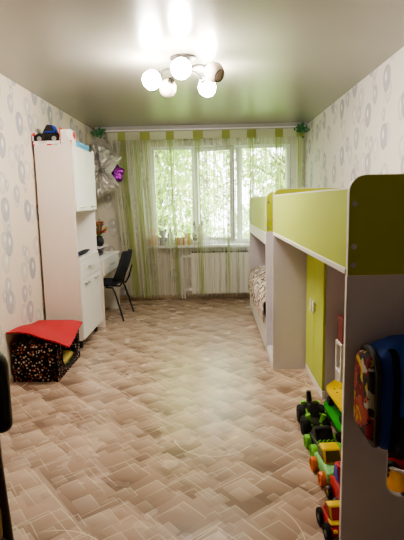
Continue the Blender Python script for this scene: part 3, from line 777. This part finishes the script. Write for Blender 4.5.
# red roof flap, softly waved, overhanging
mb = MB(); nu, nv = 14, 14; top = []; bot = []
for i in range(nu+1):
    for_u = i/nu; r1 = []; r2 = []
    for j in range(nv+1):
        v_ = j/nv; x = -1.672 + (.515 - .095*v_)*for_u; y = 3.635 + .72*v_ + .03*math.sin(for_u*5)*(1-v_)
        z = .425*(1-for_u)*(1-v_) + .352*for_u*(1-v_) + .343*v_ + .012*math.sin(v_*5+for_u*4)*v_*(1-v_)*4 + .012*math.sin(for_u*7)*(1-v_)
        if for_u > .74: z -= .05*((for_u-.74)/.26)**1.3*(1-.6*v_)
        z = max(z, .3375 if for_u < .80 else .28)
        r1.append(mb.bm.verts.new((x, y, z+.012))); r2.append(mb.bm.verts.new((x, y, z)))
    top.append(r1); bot.append(r2)
for i in range(nu):
    for j in range(nv): mb.bm.faces.new((top[i][j], top[i+1][j], top[i+1][j+1], top[i][j+1])); mb.bm.faces.new((bot[i][j], bot[i][j+1], bot[i+1][j+1], bot[i+1][j]))
per = [(i, 0) for i in range(nu)] + [(nu, j) for j in range(nv)] + [(i, nv) for i in range(nu, 0, -1)] + [(0, j) for j in range(nv, 0, -1)]
for a, b in zip(per, per[1:]+per[:1]): mb.bm.faces.new((top[a[0]][a[1]], top[b[0]][b[1]], bot[b[0]][b[1]], bot[a[0]][a[1]]))
bmesh.ops.recalc_face_normals(mb.bm, faces=mb.bm.faces); mb.build('roof_flap', 'red', ph, True, 60)

# ------------------------------------------------------------------ chair close to the camera, left edge
nc = thing('dining_chair', 'dark wooden chair with black leather back at the lower left corner', 'chair', (-.83, 1.3, 0))
MB().prism(rounded(-1.06, -.597, .79, 1.055, (.03, .03, .07, .07)), 1.27, 1.31, 'y', .014, seg=3).build('backrest', 'leather', nc, True)
for x, s in ((-.635, 1), (-1.02, -1)):
    MB().tube([(x, 1.25, 1.0), (x, 1.25, .72), (x+s*.005, 1.26, .45), (x+s*.02, 1.30, .2), (x+s*.04, 1.36, .01)], [.016, .018, .022, .02, .016], 10).build('leg', 'darkwood', nc, True)
    MB().tube([(x+s*.01, .82, .44), (x+s*.015, .81, .2), (x+s*.015, .80, .01)], [.022, .02, .016], 10).build('leg', 'darkwood', nc, True)
MB().prism(rounded(-1.06, -.60, .80, 1.24, (.04,)*4), .44, .50, 'z', .02, seg=3).build('seat', 'leather', nc, True)
bx(-1.03, -.615, 1.20, 1.22, .505, .60, .006).build('back_rail', 'goldwood', nc)
for y in (.81, 1.225): bx(-1.04, -.62, y, y+.02, .37, .44, .004).build('apron', 'darkwood', nc)

# ------------------------------------------------------------------ beds on the right
BX0, BX1 = .51, 1.345
def end_panel(bed, y0, y1, ztop, holes=None, x0=BX0, split=1.16, m='greyish', mg='lime_shaded'):
    o = holed_panel([(x0, 0), (BX1, 0), (BX1, split), (x0, split)], holes or [], y0, y1).build('end_panel', m, bed)
    bx(x0-.0015, x0, y0+.0005, y1-.0005, 0, split).build('edge_band', 'white', o)
    loop = rounded(x0+.002, BX1-.002, split+.002, ztop-.002, (0, .0, .06, .06))
    g = MB().prism(loop, y0, y1, 'y').build('headboard', mg, bed)
    ring_strip(loop, y0, y1, .003).build('edge_band', 'white', g)
    for z in (1.20, 1.27, 1.43):
        for yy, d in ((y0, -1), (y1, 1)): MB().lathe([(.011, 0), (.010, .002), (0, .003)], (x0+.022, yy, z), (0, d, 0), 14).build('screw_cap', 'chrome', g, True)
    return o
# near loft bed
bed = thing('loft_bed', 'loft bed with lime guard board and white panels nearest on the right', 'bed', (.93, 2.85, 0))
hole = rounded(.69, 1.02, .252, .66, (.06, .06, .06, .06))
ep = end_panel(bed, 1.77, 1.792, 1.535, [list(reversed(hole))])
ring_strip(list(reversed(hole)), 1.7695, 1.7925, -.006).build('hole_band', 'white', ep)
end_panel(bed, 3.92, 3.942, 1.54)
gd = bx(BX0+.004, BX0+.022, 1.792, 3.92, 1.185, 1.488, .001).build('guard_board', 'lime', bed)
bx(BX0+.002, BX0+.024, 1.792, 3.92, 1.484, 1.491).build('edge_band', 'white', gd)
bx(BX0-.004, BX0+.03, 1.792, 3.92, 1.163, 1.185, .002).build('side_rail', 'white', bed)
bx(BX0+.03, BX1, 1.792, 3.92, 1.163, 1.172).build('bed_base', 'greyish', bed)
mt = thing('mattress', 'white mattress on the upper level of the near loft bed', 'mattress', (.94, 2.85, 1.173))
MB().prism(rounded(.56, 1.33, 1.81, 3.90, (.04,)*4), 1.173, 1.31, 'z', .02).build('cover', 'sheet', mt, True)
# far bunk
FX0, FY0, FY1 = .50, 4.35, 6.25
bk2 = thing('bunk_bed', 'far bunk bed with lime guard board by the window', 'bed', (.92, 5.3, 0))
end_panel(bk2, FY0, FY0+.022, 1.525, x0=FX0)
end_panel(bk2, FY1-.022, FY1, 1.50, x0=FX0)
gd = bx(FX0+.004, FX0+.022, FY0+.022, FY1-.022, 1.15, 1.485, .001).build('guard_board', 'lime', bk2)
bx(FX0+.002, FX0+.024, FY0+.022, FY1-.022, 1.482, 1.489).build('edge_band', 'white', gd)
bx(FX0-.003, FX0+.03, FY0+.022, FY1-.022, 1.04, 1.15, .003).build('side_rail', 'white', bk2)
bx(FX0+.03, BX1, FY0+.022, FY1-.022, 1.05, 1.075).build('bed_base', 'greyish', bk2)
bx(FX0+.0, FX0+.022, FY0+.022, FY1-.022, .03, .33, .003).build('drawer_front', 'white', bk2)
bx(FX0+.022, BX1, FY0+.022, FY1-.022, .28, .30).build('bed_base', 'greyish', bk2)
bx(FX0+.01, FX0+.06, FY0+.03, FY0+.075, .98, 1.045, .004).build('ladder_bracket', 'white', bk2)
# bedding on the lower bunk
bl = thing('patterned_blanket', 'rumpled beige and brown patterned blanket on the lower bunk', 'blanket', (.93, 5.3, .301))
mb = MB(); nu, nv = 40, 24; rows = []
path = [(.486, .285), (.484, .36), (.492, .45), (.53, .515), (.62, .55), (.80, .56), (1.05, .55), (1.32, .53)]
def along(v):
    f = v*(len(path)-1); i = min(int(f), len(path)-2); f -= i
    return (path[i][0]+(path[i+1][0]-path[i][0])*f, path[i][1]+(path[i+1][1]-path[i][1])*f)
for i in range(nu+1):
    r_ = []
    for j in range(nv+1):
        u, v = i/nu, j/nv; px_, pz_ = along(v); w_ = max(0, min(1, (pz_-.33)/.12))
        z = pz_ + w_*(.03*math.sin(u*19+v*5) + .025*math.sin(u*8+v*9+1)) + (1-w_)*.025*math.sin(u*23)
        x = px_ - .014*abs(math.sin(u*15+v*3))*(v < .4)
        r_.append(mb.bm.verts.new((x, FY0+.05+(FY1-FY0-.10)*u, z)))
    rows.append(r_)
for i in range(nu):
    for j in range(nv): mb.bm.faces.new((rows[i][j], rows[i][j+1], rows[i+1][j+1], rows[i+1][j]))
bmesh.ops.recalc_face_normals(mb.bm, faces=mb.bm.faces)
bmesh.ops.solidify(mb.bm, geom=mb.bm.faces[:], thickness=.008); mb.build('quilt', 'blanket', bl, True, 80)
lm = thing('mattress', 'pale mattress under the patterned blanket on the lower bunk', 'mattress', (.93, 5.3, .301))
MB().prism(rounded(.535, 1.33, FY0+.04, FY1-.04, (.04,)*4), .301, .44, 'z', .02).build('cover', 'sheet', lm, True)
mt2 = thing('mattress', 'white mattress on the upper level of the far bunk bed', 'mattress', (.92, 5.3, 1.076))
MB().prism(rounded(.55, 1.33, FY0+.04, FY1-.04, (.04,)*4), 1.076, 1.21, 'z', .02).build('cover', 'sheet', mt2, True)
# low step box between the two beds
stp = thing('step_box', 'low white plinth on the floor between the two beds', 'step', (.93, 4.15, 0))
bx(.505, 1.345, 3.946, 4.346, 0, .07, .003).build('plinth', 'white', stp)
bx(.51, 1.34, 3.95, 4.34, .07, .085, .003).build('tread', 'greyish', stp)

# ------------------------------------------------------------------ wardrobe under the loft
WA, WB, WXF = 3.29, 3.90, .785
wd = thing('wardrobe', 'lime green two door wardrobe standing under the near loft bed', 'wardrobe', (1.06, 3.65, 0))
bx(WXF+.02, BX1, WA, WA+.018, 0, 1.12, .002).build('side_panel', 'greyish', wd)
bx(WXF+.02, BX1, WB-.018, WB, 0, 1.12, .002).build('side_panel', 'greyish', wd)
bx(WXF+.02, BX1, WA+.018, WB-.018, 1.10, 1.12).build('top_panel', 'white', wd)
bx(BX1-.006, BX1, WA+.018, WB-.018, .05, 1.10).build('back_panel', 'white', wd)
bx(WXF+.0, WXF+.02, WA, WB, 0, .055, .002).build('plinth', 'white', wd)
bx(WXF+.02, BX1-.006, WA+.018, WB-.018, .055, .073).build('bottom_panel', 'white', wd)
mid = (WA+WB)/2
for a, b, hy in ((WA+.002, mid-.0015, mid-.04), (mid+.0015, WB-.002, mid+.05)):
    d = bx(WXF, WXF+.018, a, b, .06, 1.118, .0015).build('door', 'lime', wd)
    mb = MB(); mb.box(WXF-.022, WXF-.012, hy-.02, hy+.02, .58, .68, .004); mb.box(WXF-.014, WXF+.001, hy-.008, hy+.008, .60, .615); mb.box(WXF-.014, WXF+.001, hy-.008, hy+.008, .645, .66); mb.build('handle', 'white', d)

# narrow white slotted shelf under the loft
sv = thing('slotted_rack', 'narrow white slotted rack under the loft behind the skateboard', 'rack', (1.0, 3.19, 0))
for x in (.872, 1.17):
    for y in (3.10, 3.22): bx(x-.012, x+.012, y-.012, y+.012, 0, .46, .003).build('post', 'white', sv)
for z in (.06, .25, .45): bx(.86, 1.18, 3.09, 3.235, z, z+.018, .002).build('shelf', 'white', sv)
for i in range(6): bx(.86, .866, 3.105+i*.021, 3.116+i*.021, .08, .25).build('slat', 'white', sv)
rb = bx(.87, 1.08, 3.10, 3.22, .469, .65, .003).build('storage_box', 'dullred'); tag(rb, 'dull red storage box on top of the narrow white rack', 'box')
rb = bx(.888, 1.10, 3.115, 3.205, .269, .36, .003).build('storage_box', 'black'); tag(rb, 'black box on the middle shelf of the white rack', 'box')
rb = bx(.888, 1.10, 3.12, 3.20, .361, .43, .003).build('storage_box', 'card_white'); tag(rb, 'white and red printed box lying on the black box in the rack', 'box')

# ------------------------------------------------------------------ skateboards
def skateboard(label, deckm, wheelm, truckm, group):
    t = thing('skateboard', label, 'skateboard', (0, 0, 0), group)
    mb = MB(); n = 18; rows = []; L, W = .46, .15
    for i in range(n+1):
        f = i/n; y = (f-.5)*L; e = abs(2*f-1); w = W/2*math.sqrt(max(0, 1-max(0, (e-.62)/.38)**2)) + .004
        lift = .035*max(0, (e-.72)/.28)**2
        rows.append([(-w, y, .088+lift), (-w*.5, y, .084+lift), (w*.5, y, .084+lift), (w, y, .088+lift)])
    top = [[mb.bm.verts.new((x, y, z+.012)) for x, y, z in r_] for r_ in rows]; bot = [[mb.bm.verts.new(p) for p in r_] for r_ in rows]
    for i in range(n):
        for j in range(3): mb.bm.faces.new((top[i][j], top[i][j+1], top[i+1][j+1], top[i+1][j])); mb.bm.faces.new((bot[i][j], bot[i+1][j], bot[i+1][j+1], bot[i][j+1]))
        mb.bm.faces.new((top[i][0], top[i+1][0], bot[i+1][0], bot[i][0])); mb.bm.faces.new((top[i][3], bot[i][3], bot[i+1][3], top[i+1][3]))
    for r_ in (0, n): mb.bm.faces.new((top[r_][0], bot[r_][0], bot[r_][1], bot[r_][2], bot[r_][3], top[r_][3], top[r_][2], top[r_][1]))
    bmesh.ops.recalc_face_normals(mb.bm, faces=mb.bm.faces); dk_ = mb.build('deck', deckm, t, True, 50)
    for y in (-.135, .135):
        for dx in (-.022, .022):
            for dy in (-.03, .03): MB().lathe([(.006, 0), (.005, .0025), (0, .003)], (dx, y+dy, .097), seg=8).build('bolt', 'black', dk_)
    for y in (-.135, .135):
        mb = MB(); mb.box(-.03, .03, y-.035, y+.035, .072, .084, .003); mb.tube([(-.065, y, .04), (.065, y, .04)], .008); mb.prism([(-.02, .075), (.02, .075), (.01, .035), (-.01, .035)], y-.012, y+.012, 'y'); mb.build('truck', truckm, t, True)
        for s in (-1, 1): MB().lathe([(0, -.018), (.022, -.02), (.03, -.014), (.03, .014), (.022, .02), (0, .018)], (s*.055, y, .03), (1, 0, 0), 16).build('wheel', wheelm, t, True)
    return t
GP = 'skateboards stacked under the loft bed'
put(skateboard('green skateboard on the floor under the yellow one', 'greenp', 'rubber', 'greenp', GP), .80, 2.80, 0, 2)
yb = put(skateboard('yellow skateboard with black bolts lying on the green one', 'yellow', 'rubber', 'greenp', GP), .825, 2.83, .102, 2)

# ------------------------------------------------------------------ toys along the edge of the bed
G = 'toy vehicles lined up under the loft bed'
def truck_extras(t):
    for s in (-1, 1):
        for yy in (-.1, .1): MB().lathe([(.016, 0), (.016, .07), (0, .07)], (s*.03, yy, .07), (s*.3, 0, 1), 10).build('spring', 'limep', t, True)
    MB().tube([(-.02, .03, .17), (-.025, .03, .235)], [.018, .014], 8).build('exhaust_stack', 'black', t, True)
    MB().prism([(-.045, .112), (.045, .112), (.04, .12), (-.04, .12)], -.05, .03, 'y', .003).build('bumper', 'limep', t, True)
mt_ = car('monster_truck', 'black monster truck with big tyres and green springs by the skateboards', .27, .09, .12, .058, 'black', 'black', 'rubber', 'black', 'black', .05, 'truck', G, 'limep')
truck_extras(mt_); put(mt_, .625, 2.85, 0, -2)
c2 = car('toy_racer', 'black toy racer with lime green wheels in front of the monster truck', .19, .12, .12, .04, 'black', 'black', 'limep', 'limep', 'black', .034, 'truck', G, 'limep')
mb = MB()
for i in range(4): mb.tube([(-.045+i*.025, -.085, .078), (-.035+i*.025, -.07, .092), (-.05+i*.025, -.06, .097), (-.03+i*.025, -.05, .101)], .004, 6)
mb.build('green_mark', 'limep', c2)
put(c2, .62, 2.555, 0, 6)
c3 = car('toy_pickup', 'mint green toy car with yellow cab and orange wheels', .23, .12, .13, .036, 'mint', 'yellow', 'orange', 'orange', 'smoked', .034, 'car', G, 'orange')
put(c3, .607, 2.31, 0, 5)
c4 = car('toy_van', 'red toy van with blue window and yellow trim behind the front toy car', .16, .14, .17, .03, 'redplastic', 'redplastic', 'black', 'yellow', 'blueplastic', .026, 'car', G, 'yellow')
put(c4, .635, 2.09, 0, 4)
c5 = car('toy_race_car', 'red and yellow toy race car with black wheels, nearest at the bed panel', .17, .11, .10, .038, 'redplastic', 'yellow', 'rubber', 'chrome', 'redplastic', .02, 'truck', G, 'yellow')
bx(-.05, .05, -.06, -.02, .073, .079, .002).build('hood_stripe', 'yellow', c5)
put(c5, .53, 1.895, 0, 4)

# toys seen through the opening in the bed panel
tb = thing('toy_bag', 'orange printed cloth bag behind the opening in the near bed panel', 'bag', (.86, 2.0, 0))
MB().lathe([(0, 0), (.12, 0), (.135, .06), (.14, .25), (.13, .31), (.12, .31), (.12, .26), (0, .24)], (.85, 1.95, 0)).build('bag_body', 'orangecloth', tb, True)
MB().tube([(.85+.128*math.cos(a), 1.95+.128*math.sin(a), .312) for a in [2*PI*i/20 for i in range(21)]], .008, 8, False).build('rim', 'plush_white', tb, True)
tr = car('toy_car', 'red toy car lying in the orange bag behind the bed panel', .2, .12, .1, .036, 'redplastic', 'black', 'rubber', 'black', 'black', .03)
put(tr, .83, 1.93, .262, 70)

# ------------------------------------------------------------------ backpack on the bed panel
bp = thing('backpack', 'blue school backpack with printed red front hanging on the bed panel', 'backpack', (.68, 1.64, .55))
def lump(x0, x1, y0, y1, z0, z1, bev, seg=4): return MB().box(x0, x1, y0, y1, z0, z1, bev)
mb = MB(); n = 14; rows = []
for i in range(n+1):                                            # soft tapered bag body built as stacked rounded rings
    f = i/n; z = .56 + .375*f; k = math.sqrt(max(.0, 1-(max(0, (f-.62)/.38))**3.2)); kb = math.sqrt(max(0, 1-(max(0, (.16-f)/.16))**2))*.25+.75
    hx, hy2 = .165*kb*(.66+.34*k), .108*kb*(.6+.4*k); cx, cyy = .715+.01*f, 1.655
    ring = []
    for j in range(24):
        a = 2*PI*j/24; c_, s_ = math.cos(a), math.sin(a); ring.append(mb.bm.verts.new((cx+hx*math.copysign(abs(c_)**.55, c_), cyy+hy2*math.copysign(abs(s_)**.55, s_), z+.008*math.sin(a*3+f*9))))
    rows.append(ring)
for a, b in zip(rows, rows[1:]):
    for j in range(24): mb.bm.faces.new((a[j], a[(j+1) % 24], b[(j+1) % 24], b[j]))
mb.bm.faces.new(rows[0]); mb.bm.faces.new(rows[-1]); bmesh.ops.recalc_face_normals(mb.bm, faces=mb.bm.faces); mb.build('bag_body', 'bluecloth', bp, True, 70)
pk_ = MB().prism(rounded(1.555, 1.735, .60, .90, (.03, .03, .07, .07)), .533, .572, 'x', .016, seg=3).build('printed_front', 'toyprint', bp, True)
pk_['label'] = 'red, yellow and dark printed front pocket'
MB().tube([(.562, a, b) for a, b in rounded(1.548, 1.742, .585, .912, (.03, .03, .08, .08))] + [(.562, 1.548, .615)], .012, 8).build('zip_piping', 'black', bp, True)
MB().tube([(.705, 1.63, .93), (.71, 1.63, .99), (.745, 1.63, 1.018), (.78, 1.63, .99), (.785, 1.63, .93)], .009, 8).build('grab_handle', 'black', bp, True)
mb = MB(); pts = [(1.59, .93), (1.55, .915), (1.532, .85), (1.528, .72), (1.535, .62), (1.56, .56)]
for (a, b), (c, d) in zip(pts, pts[1:]): mb.quad((.605, a, b), (.63, a, b), (.63, c, d), (.605, c, d))
bmesh.ops.solidify(mb.bm, geom=mb.bm.faces[:], thickness=.006); mb.build('shoulder_strap', 'black', bp)
MB().box(.63, .84, 1.525, 1.545, .58, .70, .008).build('side_pocket', 'black', bp, True)
hk = thing('coat_hook', 'dark double hook on the bed panel above the backpack', 'hook', (.745, 1.765, 1.0))
bx(.73, .76, 1.758, 1.7695, .97, 1.05, .003).build('plate', 'nickel', hk)
MB().tube([(.745, 1.76, 1.035), (.745, 1.69, 1.03), (.745, 1.67, 1.05)], .007).build('prong', 'nickel', hk, True)
MB().tube([(.745, 1.76, .99), (.745, 1.68, 1.002), (.745, 1.60, 1.0), (.745, 1.585, 1.03)], .007).build('prong', 'nickel', hk, True)

# ------------------------------------------------------------------ light
w = bpy.data.worlds.new('world'); scene.world = w; w.use_nodes = True
nt = w.node_tree; bg = nt.nodes['Background']
sky = nt.nodes.new('ShaderNodeTexSky'); sky.sky_type = 'HOSEK_WILKIE'; sky.turbidity = 6; sky.ground_albedo = .4; sky.sun_direction = Vector((.3, -.6, .75)).normalized()
mx = nt.nodes.new('ShaderNodeMix'); mx.data_type = 'RGBA'; mx.inputs[0].default_value = .75
nt.links.new(sky.outputs[0], mx.inputs[6]); mx.inputs[7].default_value = (1, 1, 1, 1); nt.links.new(mx.outputs[2], bg.inputs[0]); bg.inputs[1].default_value = 3.2
sd = bpy.data.lights.new('sun', 'SUN'); sd.energy = 5.0; sd.angle = .05; sd.color = (1, .95, .86); so_ = bpy.data.objects.new('sun', sd); COL.objects.link(so_)
so_.rotation_euler = Vector((.3, .75, -.8)).to_track_quat('-Z', 'Y').to_euler(); so_.location = (0, 4, 9)
ad = bpy.data.lights.new('window_portal', 'AREA'); ad.shape = 'RECTANGLE'; ad.size = WX1-WX0; ad.size_y = WZ1-WZ0
ao = bpy.data.objects.new('window_portal', ad); COL.objects.link(ao); ao.location = ((WX0+WX1)/2, 7.27, (WZ0+WZ1)/2)
ao.rotation_euler = Vector((0, -1, 0)).to_track_quat('-Z', 'Z').to_euler(); ad.cycles.is_portal = True

scene.view_settings.view_transform = 'AgX'
scene.view_settings.look = 'AgX - Medium High Contrast'
scene.view_settings.exposure = 2.3
scene.cycles.max_bounces = 8; scene.cycles.diffuse_bounces = 5; scene.cycles.transparent_max_bounces = 12
scene.cycles.sample_clamp_indirect = 6
